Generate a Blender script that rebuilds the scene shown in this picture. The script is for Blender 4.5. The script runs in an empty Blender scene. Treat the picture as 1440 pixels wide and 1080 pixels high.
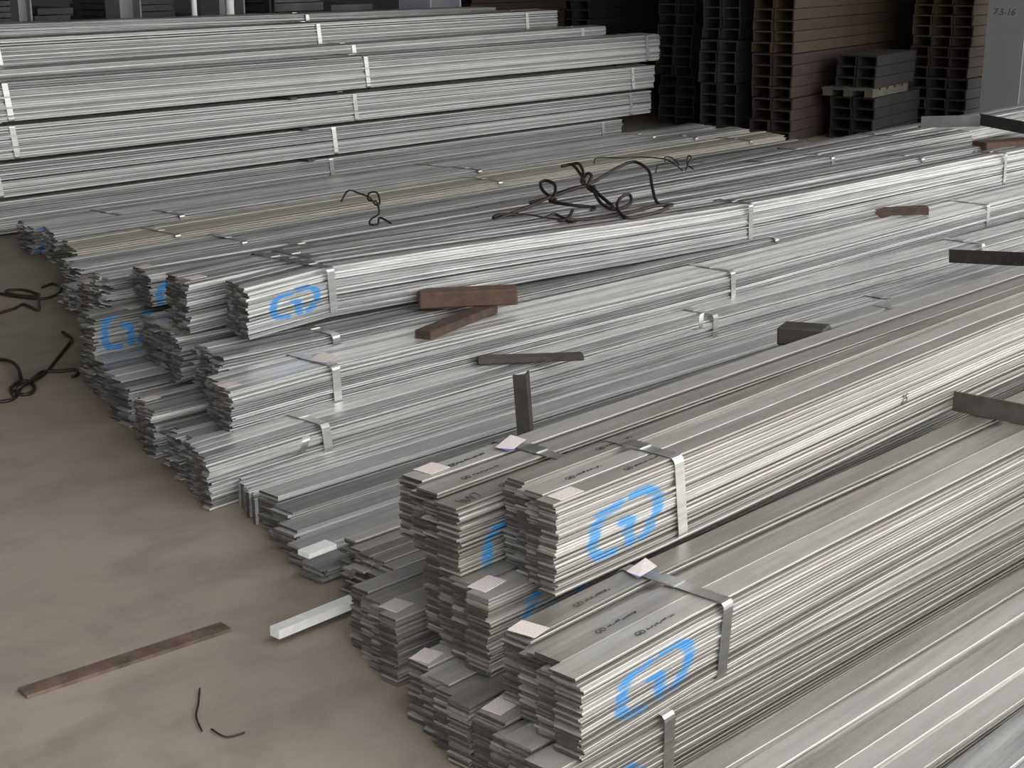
import bpy, math, random
import numpy as np
from mathutils import Vector

scene = bpy.context.scene
C = scene.collection
PI = math.pi

# ------------------------------------------------------------------ camera
F_PX = 2100.0
PITCH = math.atan(611 / 2100.0)
AZ = math.radians(41.8)          # the bars run along +X, 41.8 degrees right of the view
CAM_H = 1.5
cam_data = bpy.data.cameras.new('camera')
cam_data.sensor_fit = 'HORIZONTAL'
cam_data.sensor_width = 36.0
cam_data.lens = 36.0 * F_PX / 1440.0
cam_data.clip_end = 200
cam = bpy.data.objects.new('camera', cam_data)
cam.location = (0, 0, CAM_H)
cam.rotation_euler = (PI / 2 - PITCH, 0, AZ - PI / 2)
C.objects.link(cam)
scene.camera = cam

# ------------------------------------------------------------------ daylight: an overcast sky
world = bpy.data.worlds.new('overcast_sky')
scene.world = world
world.use_nodes = True
bg = world.node_tree.nodes['Background']
bg.inputs['Color'].default_value = (1.0, 0.995, 0.985, 1)
bg.inputs['Strength'].default_value = 1.0

scene.view_settings.view_transform = 'Standard'
scene.view_settings.look = 'None'
scene.view_settings.gamma = 1.0
scene.view_settings.use_curve_mapping = False
scene.view_settings.exposure = 2.12


# ------------------------------------------------------------------ small helpers
def at(px, py, z=None, Y=None, X=None):
    """world point seen at a measured spot of the 1440x1080 survey photo, at a known height or depth"""
    s, c = math.sin(PITCH), math.cos(PITCH)
    dn = s * F_PX + (py - 540) * c
    fw = c * F_PX - (py - 540) * s
    rt = px - 720
    d = Vector((fw * math.cos(AZ) + rt * math.sin(AZ), fw * math.sin(AZ) - rt * math.cos(AZ), -dn))
    if z is not None:
        t = (CAM_H - z) / dn
    elif Y is not None:
        t = Y / d.y
    else:
        t = X / d.x
    return Vector((0, 0, CAM_H)) + d * t


def mesh_obj(name, verts, faces, mat, parent=None, loc=(0, 0, 0), smooth=False):
    me = bpy.data.meshes.new(name)
    me.from_pydata([tuple(v) for v in verts], [], faces)
    if mat:
        me.materials.append(mat)
    if smooth:
        me.polygons.foreach_set('use_smooth', [True] * len(me.polygons))
    me.update()
    return link(name, me, parent, loc)


def link(name, me, parent=None, loc=(0, 0, 0), rot=None):
    o = bpy.data.objects.new(name, me)
    C.objects.link(o)
    o.location = loc
    if rot:
        o.rotation_euler = rot
    if parent:
        o.parent = parent
    return o


def tag(o, label=None, cat=None, group=None, kind=None):
    if label:
        o['label'] = label
    if cat:
        o['category'] = cat
    if group:
        o['group'] = group
    if kind:
        o['kind'] = kind
    return o


def thing(name, label, cat, loc=(0, 0, 0), rz=0.0, group=None):
    o = bpy.data.objects.new(name, None)
    o.empty_display_size = 0.1
    C.objects.link(o)
    o.location = loc
    o.rotation_euler = (0, 0, rz)
    return tag(o, label, cat, group)


BOXF = [(0, 3, 2, 1), (4, 5, 6, 7), (0, 1, 5, 4), (1, 2, 6, 5), (2, 3, 7, 6), (3, 0, 4, 7)]


def box_v(x0, x1, y0, y1, z0, z1):
    return [(x0, y0, z0), (x1, y0, z0), (x1, y1, z0), (x0, y1, z0),
            (x0, y0, z1), (x1, y0, z1), (x1, y1, z1), (x0, y1, z1)]


def join_boxes(boxes):
    V, Fc = [], []
    for b in boxes:
        n = len(V)
        V += box_v(*b)
        Fc += [tuple(i + n for i in f) for f in BOXF]
    return V, Fc


def extrude_poly(poly, x0, x1):
    """profile in the y,z plane pushed along x"""
    n = len(poly)
    V = [(x0, y, z) for y, z in poly] + [(x1, y, z) for y, z in poly]
    Fc = [(i, (i + 1) % n, n + (i + 1) % n, n + i) for i in range(n)]
    Fc.append(tuple(range(n))[::-1])
    Fc.append(tuple(range(n, 2 * n)))
    return V, Fc


def smooth_path(pts, n=6):
    P = [Vector(p) for p in pts]
    if len(P) < 3:
        return P
    out = []
    for i in range(len(P) - 1):
        p0 = P[max(i - 1, 0)]; p1 = P[i]; p2 = P[i + 1]; p3 = P[min(i + 2, len(P) - 1)]
        for k in range(n):
            t = k / n
            out.append(0.5 * ((2 * p1) + (p2 - p0) * t + (2 * p0 - 5 * p1 + 4 * p2 - p3) * t * t
                              + (3 * p1 - p0 - 3 * p2 + p3) * t ** 3))
    out.append(P[-1])
    return out


def tube(name, pts, r, mat, parent=None, sides=7, n=6):
    P = smooth_path(pts, n)
    V, Fc = [], []
    up = Vector((0, 0, 1))
    for i, p in enumerate(P):
        d = (P[min(i + 1, len(P) - 1)] - P[max(i - 1, 0)])
        d = d.normalized() if d.length > 1e-9 else Vector((1, 0, 0))
        a = d.cross(up)
        if a.length < 1e-3:
            a = d.cross(Vector((1, 0, 0)))
        a.normalize()
        b = d.cross(a)
        for k in range(sides):
            t = 2 * PI * k / sides
            V.append(p + a * r * math.cos(t) + b * r * math.sin(t))
    for i in range(len(P) - 1):
        for k in range(sides):
            Fc.append((i * sides + k, i * sides + (k + 1) % sides, (i + 1) * sides + (k + 1) % sides, (i + 1) * sides + k))
    Fc.append(tuple(range(sides))[::-1])
    Fc.append(tuple(range(len(V) - sides, len(V))))
    return mesh_obj(name, V, Fc, mat, parent, smooth=True)


# ------------------------------------------------------------------ materials
def new_mat(name):
    m = bpy.data.materials.new(name)
    m.use_nodes = True
    nt = m.node_tree
    return m, nt, nt.nodes['Principled BSDF']


def nd(nt, kind, **kw):
    n = nt.nodes.new(kind)
    for k, v in kw.items():
        setattr(n, k, v)
    return n


def math_node(nt, op, a, b=None, clamp=False):
    n = nd(nt, 'ShaderNodeMath', operation=op, use_clamp=clamp)
    for i, v in enumerate((a, b)):
        if v is None:
            continue
        if isinstance(v, (int, float)):
            n.inputs[i].default_value = v
        else:
            nt.links.new(v, n.inputs[i])
    return n.outputs[0]


def mix_col(nt, fac, a, b):
    n = nd(nt, 'ShaderNodeMix', data_type='RGBA')
    ia, ib = n.inputs[6], n.inputs[7]
    for sock, v in ((n.inputs[0], fac), (ia, a), (ib, b)):
        if isinstance(v, (int, float)):
            sock.default_value = v
        elif isinstance(v, tuple):
            sock.default_value = (*v, 1)
        else:
            nt.links.new(v, sock)
    return n.outputs[2]


def noise(nt, vec, scale, detail=3, rough=0.55):
    n = nd(nt, 'ShaderNodeTexNoise')
    n.inputs['Scale'].default_value = scale
    n.inputs['Detail'].default_value = detail
    n.inputs['Roughness'].default_value = rough
    if vec is not None:
        nt.links.new(vec, n.inputs['Vector'])
    return n.outputs['Fac']


def ramp(nt, fac, lo, hi):
    n = nd(nt, 'ShaderNodeMapRange')
    n.inputs['From Min'].default_value = lo
    n.inputs['From Max'].default_value = hi
    nt.links.new(fac, n.inputs['Value'])
    return n.outputs['Result']


# the sprayed two-letter emblem, strokes in a unit square
LOGO = [((.40, .92), (.18, .86)), ((.18, .86), (.07, .72)), ((.05, .62), (.05, .24)), ((.05, .24), (.12, .11)),
        ((.12, .11), (.32, .09)),
        ((.43, .58), (.52, .58)), ((.545, .55), (.555, .12)),
        ((.58, .97), (.78, 1.0)), ((.78, 1.0), (.93, .84)), ((.93, .84), (.94, .50)), ((.94, .50), (.84, .24)),
        ((.84, .24), (.74, .14))]


def logo_group():
    g = bpy.data.node_groups.new('emblem_distance', 'ShaderNodeTree')
    g.interface.new_socket('Vector', in_out='INPUT', socket_type='NodeSocketVector')
    g.interface.new_socket('Distance', in_out='OUTPUT', socket_type='NodeSocketFloat')
    gi = g.nodes.new('NodeGroupInput')
    go = g.nodes.new('NodeGroupOutput')
    last = None
    for (ax, ay), (bx, by) in LOGO:
        sub = nd(g, 'ShaderNodeVectorMath', operation='SUBTRACT')
        g.links.new(gi.outputs[0], sub.inputs[0])
        sub.inputs[1].default_value = (ax, ay, 0)
        ba = (bx - ax, by - ay, 0)
        dot = nd(g, 'ShaderNodeVectorMath', operation='DOT_PRODUCT')
        g.links.new(sub.outputs[0], dot.inputs[0])
        dot.inputs[1].default_value = ba
        h = math_node(g, 'DIVIDE', dot.outputs['Value'], ba[0] ** 2 + ba[1] ** 2, clamp=True)
        sc = nd(g, 'ShaderNodeVectorMath', operation='SCALE')
        sc.inputs[0].default_value = ba
        g.links.new(h, sc.inputs['Scale'])
        s2 = nd(g, 'ShaderNodeVectorMath', operation='SUBTRACT')
        g.links.new(sub.outputs[0], s2.inputs[0])
        g.links.new(sc.outputs[0], s2.inputs[1])
        ln = nd(g, 'ShaderNodeVectorMath', operation='LENGTH')
        g.links.new(s2.outputs[0], ln.inputs[0])
        last = ln.outputs['Value'] if last is None else math_node(g, 'MINIMUM', last, ln.outputs['Value'])
    g.links.new(last, go.inputs[0])
    return g


LOGO_NG = logo_group()


def steel(name, c1, c2, metal=0.75, rough=0.42, root=None, logo=None, stain=0.25, stain_col=(.30, .27, .23)):
    """galvanised flat bar, streaked along its length; logo = (x0, x1, z0, z1) in the bundle's own frame"""
    m, nt, p = new_mat(name)
    tc = nd(nt, 'ShaderNodeTexCoord')
    oi = nd(nt, 'ShaderNodeObjectInfo')
    at_ = nd(nt, 'ShaderNodeAttribute', attribute_name='shade')
    r = math_node(nt, 'FRACT', math_node(nt, 'ADD', oi.outputs['Random'], at_.outputs['Fac']))
    off = nd(nt, 'ShaderNodeCombineXYZ')
    nt.links.new(math_node(nt, 'MULTIPLY', r, 37.0), off.inputs[0])
    nt.links.new(math_node(nt, 'MULTIPLY', r, 91.0), off.inputs[1])
    mp = nd(nt, 'ShaderNodeMapping')
    mp.inputs['Scale'].default_value = (2.2, 45, 110)
    nt.links.new(tc.outputs['Object'], mp.inputs['Vector'])
    nt.links.new(off.outputs[0], mp.inputs['Location'])
    streak = noise(nt, mp.outputs[0], 1.0, 4, 0.6)
    mp2 = nd(nt, 'ShaderNodeMapping')
    mp2.inputs['Scale'].default_value = (9, 22, 22)
    nt.links.new(tc.outputs['Object'], mp2.inputs['Vector'])
    nt.links.new(off.outputs[0], mp2.inputs['Location'])
    blot = noise(nt, mp2.outputs[0], 1.0, 5, 0.62)
    fine = noise(nt, tc.outputs['Object'], 260, 2, 0.5)
    f = math_node(nt, 'ADD', math_node(nt, 'MULTIPLY', r, 1.0),
                  math_node(nt, 'MULTIPLY', math_node(nt, 'SUBTRACT', streak, 0.5), 1.3))
    f = math_node(nt, 'ADD', f, math_node(nt, 'MULTIPLY', math_node(nt, 'SUBTRACT', fine, 0.5), 0.35))
    f = math_node(nt, 'ADD', f, 0.0, clamp=True)
    col = mix_col(nt, f, c1, c2)
    st = math_node(nt, 'MULTIPLY', ramp(nt, blot, 0.50, 0.70), stain)
    col = mix_col(nt, st, col, stain_col)
    rg = math_node(nt, 'ADD', math_node(nt, 'MULTIPLY', blot, 0.3), rough - 0.13)
    metal_s = None
    if logo and root:
        tr = nd(nt, 'ShaderNodeTexCoord')
        tr.object = root
        x0, x1, z0, z1 = logo[:4]
        mp3 = nd(nt, 'ShaderNodeSeparateXYZ')
        nt.links.new(tr.outputs['Object'], mp3.inputs[0])
        u = math_node(nt, 'DIVIDE', math_node(nt, 'SUBTRACT', mp3.outputs[0], x0), x1 - x0)
        v = math_node(nt, 'DIVIDE', math_node(nt, 'SUBTRACT', mp3.outputs[2], z0), z1 - z0)
        cv = nd(nt, 'ShaderNodeCombineXYZ')
        nt.links.new(u, cv.inputs[0])
        nt.links.new(v, cv.inputs[1])
        gn = nd(nt, 'ShaderNodeGroup')
        gn.node_tree = LOGO_NG
        nt.links.new(cv.outputs[0], gn.inputs[0])
        d = math_node(nt, 'ADD', gn.outputs[0], math_node(nt, 'MULTIPLY', math_node(nt, 'SUBTRACT', fine, 0.5), 0.05))
        d = math_node(nt, 'ADD', d, math_node(nt, 'MULTIPLY', math_node(nt, 'SUBTRACT', streak, 0.5), 0.06))
        mask = ramp(nt, d, 0.102, 0.052)
        # the paint was sprayed square on to the flank: only faces turned to it caught it
        ge = nd(nt, 'ShaderNodeNewGeometry')
        dt = nd(nt, 'ShaderNodeVectorMath', operation='DOT_PRODUCT')
        nt.links.new(ge.outputs['True Normal'], dt.inputs[0])
        dt.inputs[1].default_value = (0, -1, 0)
        mask = math_node(nt, 'MULTIPLY', mask, ramp(nt, dt.outputs['Value'], 0.15, 0.5))
        # bars deeper inside the bundle stayed clean
        mask = math_node(nt, 'MULTIPLY', mask, ramp(nt, mp3.outputs[1], 0.03, 0.015))
        mask = math_node(nt, 'MULTIPLY', mask, ramp(nt, math_node(nt, 'ADD', streak, math_node(nt, 'MULTIPLY', r, .25)), 0.25, 0.5))
        mask = math_node(nt, 'MULTIPLY', mask, 0.93)
        col = mix_col(nt, mask, col, (.016, .20, .50))
        metal_s = math_node(nt, 'MULTIPLY', math_node(nt, 'SUBTRACT', 1.0, mask), metal)
    nt.links.new(col, p.inputs['Base Color'])
    nt.links.new(rg, p.inputs['Roughness'])
    if metal_s is not None:
        nt.links.new(metal_s, p.inputs['Metallic'])
    else:
        p.inputs['Metallic'].default_value = metal
    bp = nd(nt, 'ShaderNodeBump')
    bp.inputs['Strength'].default_value = 0.12
    bp.inputs['Distance'].default_value = 0.002
    nt.links.new(streak, bp.inputs['Height'])
    nt.links.new(bp.outputs[0], p.inputs['Normal'])
    return m


def plain(name, col, rough=0.6, metal=0.0, var=0.25, scale=12, col2=None):
    m, nt, p = new_mat(name)
    tc = nd(nt, 'ShaderNodeTexCoord')
    n1 = noise(nt, tc.outputs['Object'], scale, 5, 0.6)
    oi = nd(nt, 'ShaderNodeObjectInfo')
    f = math_node(nt, 'ADD', ramp(nt, n1, 0.3, 0.7), math_node(nt, 'MULTIPLY', math_node(nt, 'SUBTRACT', oi.outputs['Random'], 0.5), 0.5), clamp=True)
    c2 = col2 if col2 else tuple(c * (1 - var * 2) for c in col)
    nt.links.new(mix_col(nt, f, c2, col), p.inputs['Base Color'])
    p.inputs['Roughness'].default_value = rough
    p.inputs['Metallic'].default_value = metal
    bp = nd(nt, 'ShaderNodeBump')
    bp.inputs['Strength'].default_value = 0.25
    bp.inputs['Distance'].default_value = 0.004
    nt.links.new(n1, bp.inputs['Height'])
    nt.links.new(bp.outputs[0], p.inputs['Normal'])
    return m


NEAR = dict(c1=(.20, .188, .168), c2=(.50, .488, .464), metal=0.55, rough=0.40, stain=.38, stain_col=(.31, .27, .215))
MID = dict(c1=(.22, .222, .218), c2=(.74, .742, .725), metal=0.64, rough=0.38, stain=0.12)
TAN = dict(c1=(.38, .355, .30), c2=(.58, .55, .48), metal=0.6, rough=0.5)
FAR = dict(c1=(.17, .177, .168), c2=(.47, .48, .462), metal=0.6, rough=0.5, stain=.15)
M_NEAR = steel('galvanised_weathered', **NEAR)
M_MID = steel('galvanised_bright', **MID)
M_TAN = steel('galvanised_dusty', **TAN)
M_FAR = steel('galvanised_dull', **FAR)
M_STRAP = steel('strap_zinc', (.36, .36, .35), (.66, .66, .64), metal=0.85, rough=0.36)
M_RUST = plain('rusty_steel', (.15, .105, .075), 0.7, 0.2, col2=(.05, .034, .026), scale=22)
M_ZINC = plain('fresh_zinc', (.78, .79, .77), 0.5, 0.25, var=.08, scale=40)
M_DARK = plain('dark_mill_steel', (.075, .066, .058), 0.6, 0.4, scale=18)
M_WOOD = plain('rust_stained_block', (.085, .046, .028), 0.85, 0.0, col2=(.032, .02, .015), scale=24)
M_WIRE = plain('oily_wire', (.045, .035, .03), 0.55, 0.5, scale=40)
M_COL = plain('grey_painted_steel', (.20, .213, .215), 0.6, 0.0, var=.06, scale=3)
M_COL2 = plain('pale_painted_steel', (.42, .43, .50), 0.6, 0.0, var=.05, scale=3)
M_PIPE = plain('white_plastic', (.75, .76, .76), 0.45, 0.0, var=.05)
M_INK = plain('black_ink', (.035, .033, .035), 0.7, 0.0, var=.1)
M_BLUE_INK = plain('violet_print', (.09, .10, .42), 0.6, 0.0, var=.1)
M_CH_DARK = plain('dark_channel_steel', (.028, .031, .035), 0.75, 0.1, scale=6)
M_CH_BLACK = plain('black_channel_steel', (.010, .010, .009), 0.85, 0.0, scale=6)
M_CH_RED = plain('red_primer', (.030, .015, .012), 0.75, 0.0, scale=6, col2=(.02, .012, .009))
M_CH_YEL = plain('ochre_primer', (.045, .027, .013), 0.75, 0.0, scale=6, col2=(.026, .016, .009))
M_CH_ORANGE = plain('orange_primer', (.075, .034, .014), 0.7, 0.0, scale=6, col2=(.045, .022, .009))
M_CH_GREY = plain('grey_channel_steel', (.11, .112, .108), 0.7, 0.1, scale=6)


def paper_mat():
    m, nt, p = new_mat('printed_paper')
    tc = nd(nt, 'ShaderNodeTexCoord')
    mp = nd(nt, 'ShaderNodeMapping')
    mp.inputs['Scale'].default_value = (260, 420, 1)
    nt.links.new(tc.outputs['Object'], mp.inputs['Vector'])
    f = ramp(nt, noise(nt, mp.outputs[0], 1.0, 2, .6), 0.56, 0.62)
    nt.links.new(mix_col(nt, math_node(nt, 'MULTIPLY', f, .55), (.50, .455, .44), (.20, .17, .18)), p.inputs['Base Color'])
    p.inputs['Roughness'].default_value = 0.7
    return m


M_PAPER = paper_mat()


def end_mat(name='shaded_sheared_end', k=.8, lo=(.055, .052, .047), hi=(.34, .33, .31)):
    # sheared bar ends: dark oxide tone that also carries end-face shade, some bright
    m, nt, p = new_mat(name)
    tc = nd(nt, 'ShaderNodeTexCoord')
    oi = nd(nt, 'ShaderNodeObjectInfo')
    at_ = nd(nt, 'ShaderNodeAttribute', attribute_name='shade')
    r = math_node(nt, 'FRACT', math_node(nt, 'ADD', math_node(nt, 'MULTIPLY', oi.outputs['Random'], 7.3), math_node(nt, 'MULTIPLY', at_.outputs['Fac'], 5.1)))
    n = noise(nt, tc.outputs['Object'], 90, 3, .6)
    f = math_node(nt, 'ADD', math_node(nt, 'MULTIPLY', math_node(nt, 'POWER', r, 3.0), k), math_node(nt, 'MULTIPLY', math_node(nt, 'SUBTRACT', n, .5), .5), clamp=True)
    nt.links.new(mix_col(nt, f, lo, hi), p.inputs['Base Color'])
    p.inputs['Metallic'].default_value = .4
    p.inputs['Roughness'].default_value = .55
    return m


M_END = end_mat()
M_END_BRIGHT = end_mat('bright_sheared_end', 1.3, (.08, .078, .074), (.80, .80, .78))


def floor_mat():
    m, nt, p = new_mat('stained_concrete')
    tc = nd(nt, 'ShaderNodeTexCoord')
    big = noise(nt, tc.outputs['Object'], 0.9, 4, .55)
    mid = noise(nt, tc.outputs['Object'], 4.5, 6, .65)
    fine = noise(nt, tc.outputs['Object'], 170, 3, .6)
    mp = nd(nt, 'ShaderNodeMapping')
    mp.inputs['Scale'].default_value = (.9, 2.6, 1)
    mp.inputs['Rotation'].default_value = (0, 0, .35)
    nt.links.new(tc.outputs['Object'], mp.inputs['Vector'])
    st = noise(nt, mp.outputs[0], 1.6, 5, .65)
    c = mix_col(nt, ramp(nt, big, .35, .65), (.235, .196, .155), (.265, .227, .183))
    c = mix_col(nt, math_node(nt, 'MULTIPLY', ramp(nt, mid, .48, .7), .7), c, (.16, .138, .108))
    c = mix_col(nt, math_node(nt, 'MULTIPLY', ramp(nt, st, .5, .7), .55), c, (.13, .105, .082))
    c = mix_col(nt, math_node(nt, 'MULTIPLY', ramp(nt, st, .46, .28), .5), c, (.185, .176, .136))
    c = mix_col(nt, math_node(nt, 'MULTIPLY', ramp(nt, fine, .45, .8), .35), c, (.29, .26, .215))
    nt.links.new(c, p.inputs['Base Color'])
    p.inputs['Roughness'].default_value = .62
    bp = nd(nt, 'ShaderNodeBump')
    bp.inputs['Strength'].default_value = .2
    bp.inputs['Distance'].default_value = .004
    nt.links.new(math_node(nt, 'ADD', fine, math_node(nt, 'MULTIPLY', mid, 1.5)), bp.inputs['Height'])
    nt.links.new(bp.outputs[0], p.inputs['Normal'])
    return m


M_FLOOR = floor_mat()
M_WALL = plain('sheet_wall', (.10, .105, .105), .8, 0, var=.1, scale=1.2)
M_ROOF = plain('sheet_roof', (.16, .165, .17), .8, 0, var=.08, scale=1.0)

# ------------------------------------------------------------------ the hall: open on the near side (-Y)
XW0, XW1, YW1, ZR = -7.0, 22.0, 15.0, 4.1
V, Fc = join_boxes([(-30, 40, -40, 20, -.1, 0)])
tag(mesh_obj('floor', V, Fc, M_FLOOR), kind='structure')
V, Fc = join_boxes([(XW0, XW1, YW1, YW1 + .1, 0, ZR)])
tag(mesh_obj('wall_back', V, Fc, M_WALL), kind='structure')
V, Fc = join_boxes([(XW0 - .1, XW0, -1.0, YW1, 0, ZR)])
tag(mesh_obj('wall_left', V, Fc, M_WALL), kind='structure')
V, Fc = join_boxes([(XW1, XW1 + .1, -1.0, YW1, 0, ZR)])
tag(mesh_obj('wall_right', V, Fc, M_WALL), kind='structure')
V, Fc = join_boxes([(XW0, XW1, .4, YW1, ZR, ZR + .08)])
tag(mesh_obj('ceiling', V, Fc, M_ROOF), kind='structure')


# ------------------------------------------------------------------ bundles of flat bars
def hermite(xs, ys, x):
    xs = list(xs); ys = list(ys)
    n = len(xs)
    if n == 1:
        return ys[0]
    m = []
    for i in range(n):
        if i == 0:
            m.append((ys[1] - ys[0]) / (xs[1] - xs[0]))
        elif i == n - 1:
            m.append((ys[-1] - ys[-2]) / (xs[-1] - xs[-2]))
        else:
            m.append((ys[i + 1] - ys[i - 1]) / (xs[i + 1] - xs[i - 1]))
    if x <= xs[0]:
        return ys[0] + m[0] * (x - xs[0])
    if x >= xs[-1]:
        return ys[-1] + m[-1] * (x - xs[-1])
    i = max(k for k in range(n) if xs[k] <= x)
    i = min(i, n - 2)
    h = xs[i + 1] - xs[i]
    t = (x - xs[i]) / h
    return ((2 * t ** 3 - 3 * t * t + 1) * ys[i] + (t ** 3 - 2 * t * t + t) * h * m[i]
            + (-2 * t ** 3 + 3 * t * t) * ys[i + 1] + (t ** 3 - t * t) * h * m[i + 1])


def bar_geo(L, bw, t, off, rnd, wig, nseg, chamfer):
    """one flat bar along x; off(x) gives the bundle's bend; wig its own small waver"""
    c = min(chamfer, t * .3, bw * .3)
    prof = [(c, 0), (bw - c, 0), (bw, c), (bw, t - c), (bw - c, t), (c, t), (0, t - c), (0, c)] if c > 0 else \
        [(0, 0), (bw, 0), (bw, t), (0, t)]
    n = len(prof)
    ph = [rnd.uniform(0, 6.28) for _ in range(4)]
    V, Fc = [], []
    for i in range(nseg + 1):
        x = L * (i / nseg) ** 1.25
        dy, dz = off(x)
        dy += wig * (math.sin(x * 1.9 + ph[0]) + .6 * math.sin(x * 3.7 + ph[1]))
        dz += wig * .5 * (math.sin(x * 2.3 + ph[2]))
        V += [(x, y + dy, z + dz) for y, z in prof]
    for i in range(nseg):
        a, b = i * n, (i + 1) * n
        Fc += [(a + k, b + k, b + (k + 1) % n, a + (k + 1) % n) for k in range(n)]
    Fc.append(tuple(range(n)))
    Fc.append(tuple(range(nseg * n, nseg * n + n))[::-1])
    return V, Fc


def mk_mesh(name, V, Fc, mat, ends=None, end_mat_=None):
    me = bpy.data.meshes.new(name)
    me.from_pydata(V, [], Fc)
    me.materials.append(mat)
    if ends:
        me.materials.append(end_mat_ or M_END)
        for i in ends:
            me.polygons[i].material_index = 1
    me.update()
    return me


def strap_ring(w, h, off, bwid=.03, lean=.0, th=.0012, r=.014, clear=.0025, crown=0.0):
    pts = []
    y0, y1, z0, z1 = -clear, w + clear, -clear * .4, h + clear
    for cx, cz, a0 in ((y1 - r, z1 - r, 0), (y0 + r, z1 - r, 90), (y0 + r, z0 + r, 180), (y1 - r, z0 + r, 270)):
        for k in range(4):
            a = math.radians(a0 + 30 * k)
            pts.append((cx + r * math.cos(a), cz + r * math.sin(a)))
    n = len(pts)
    V, Fc = [], []
    for sx, s in ((-.5, 0), (.5, 0), (.5, 1), (-.5, 1)):
        for y, z in pts:
            yy = y + (th if y > w / 2 else -th) * s
            zz = z + (th if z > h / 2 else -th) * s
            V.append((sx * bwid + lean * (h - z) , yy + off[0], zz + off[1]))
    for a, b in ((1, 0), (2, 1), (3, 2), (0, 3)):
        Fc += [(a * n + k, a * n + (k + 1) % n, b * n + (k + 1) % n, b * n + k) for k in range(n)]
    return V, Fc


ALL = {}


def bundle(key, label, path, w, h, bw, t, mode='skin', mat=None, spec=None, logo=None, straps=(), tags=(), group=None,
           L=6.0, endj=.006, slant=(.4, 0), wig=.0012, yj=.0026, seed=1, crown=0, nseg=10, tilt=0.0, rise=None,
           strap_w=.032, zgap=.0011, chamfer=.0008, name='bar_bundle', cat='steel bars', strap_lean=.0, rotj=0.0, bright=False):
    """path: (X, Y of the flank, Z of the top) along the near top edge. Bars lie in layers; mode 'all' keeps every bar a
    part, 'skin' the top layer and the flank, 'joined' none."""
    rnd = random.Random(seed * 7 + len(key))
    X0, Y0, Z0 = path[0]
    root = thing(name, label, cat, (X0, Y0, Z0 - h), group=group)
    if spec:
        mat = steel('galvanised_' + key, root=root, logo=logo, **spec)
    px = [p[0] - X0 for p in path]
    py = [p[1] - Y0 for p in path]
    pz = [p[2] - Z0 for p in path]
    off = lambda x: (hermite(px, py, x), hermite(px, pz, x))
    nl = max(1, int(round(h / t)))
    # warped bars never close up evenly: narrow gaps with a wider one here and there
    gp = [rnd.uniform(.5, 1.2) * zgap * (3.2 if rnd.random() < .24 else 1.0) for _ in range(nl)]
    gp[-1] = 0.0
    tt = (h - sum(gp)) / nl
    zs = [k * tt + sum(gp[:k]) for k in range(nl)]
    nc = max(1, int(w / bw))
    nvar = 5
    ch = chamfer if mode != 'joined' else 0
    variants = [bar_geo(L, bw * .985, tt, off, rnd, wig, nseg, ch) for _ in range(nvar)]
    meshes = [mk_mesh('flat_bar', v, f, mat, (len(f) - 2, len(f) - 1), M_END_BRIGHT if bright else M_END) for v, f in variants]
    JV, JF, JS, JE = [], [], [], []
    tops = []
    for k in range(nl):
        z = zs[k]
        top = k == nl - 1
        inset = 0.0
        if crown and k >= nl - crown:
            inset = (k - (nl - crown) + 1) * tt * .9
        free = w - 2 * inset - nc * bw
        ncc = nc
        while free < 0 and ncc > 1:
            ncc -= 1
            free += bw
        gaps = sorted(rnd.random() for _ in range(ncc - 1))
        for j in range(ncc):
            g = free * (0 if j == 0 else (1 if j == ncc - 1 else gaps[j - 1]))
            y = inset + j * bw + g + (rnd.uniform(-yj, yj) if j == 0 else rnd.uniform(-yj, yj) * 2)
            if j == 0 and 0 < k < nl - 1 and rnd.random() < .22:
                y += rnd.uniform(.003, .010)      # a bar sitting back from the flank
            if rise:
                zz = z * rise(y / w)
            else:
                zz = z
            jx = rnd.gauss(0, endj) + slant[0] * y + slant[1] * (h - z)
            rz = rnd.uniform(-rotj, rotj)
            if mode == 'all' or (mode == 'skin' and (top or j == 0)) or (rise and mode == 'skin' and k == nl - 1):
                o = link('flat_bar', rnd.choice(meshes), root, (jx, y, zz))
                if rz or tilt:
                    o.rotation_euler = (tilt, 0, rz)
                if top:
                    tops.append((y, zz))
            else:
                v, f = variants[rnd.randrange(nvar)]
                n = len(JV)
                ct, st_ = math.cos(tilt), math.sin(tilt)
                JV += [(a + jx, b * ct - c * st_ + y + rz * a, b * st_ + c * ct + zz) for a, b, c in v]
                JF += [tuple(i + n for i in q) for q in f]
                JS += [rnd.random()] * len(f)
                JE += [len(JF) - 2, len(JF) - 1]
    if JV:
        me = mk_mesh('flat_bar_stack', JV, JF, mat, JE, M_END_BRIGHT if bright else M_END)
        a = me.attributes.new('shade', 'FLOAT', 'FACE')
        a.data.foreach_set('value', JS)
        o = link('flat_bar_stack', me, root)
        o['kind'] = 'stuff'
    for i, s in enumerate(straps):
        sx, lean = s if isinstance(s, tuple) else (s, strap_lean)
        o_ = off(sx)
        V, Fc = strap_ring(w, h, o_, strap_w, lean)
        sm = mesh_obj('steel_strap', V, Fc, M_STRAP, root, (sx, 0, 0))
        # crimped seal on the top run
        V, Fc = join_boxes([(-strap_w * .62, strap_w * .62, w * .45, w * .45 + .05, h + .003, h + .0065)])
        mesh_obj('crimp_seal', [(x + sx, y + o_[0], z + o_[1]) for x, y, z in V], Fc, M_STRAP, sm, (-sx, 0, 0))
    for tg in tags:
        tx, ty, sx, sy, rz = tg
        o_ = off(tx)
        V, Fc = join_boxes([(0, sx, 0, sy, 0, .0012)])
        o = mesh_obj('paper_tag', V, Fc, M_PAPER, root, (tx + slant[0] * ty + .004, ty + o_[0], h + o_[1] + .0008))
        o.rotation_euler = (0, 0, rz)
        o['label'] = 'printed paper sticker'
    ALL[key] = dict(root=root, off=off, w=w, h=h, tops=tops, X0=X0, Y0=Y0, Z0=Z0)
    return root


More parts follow.
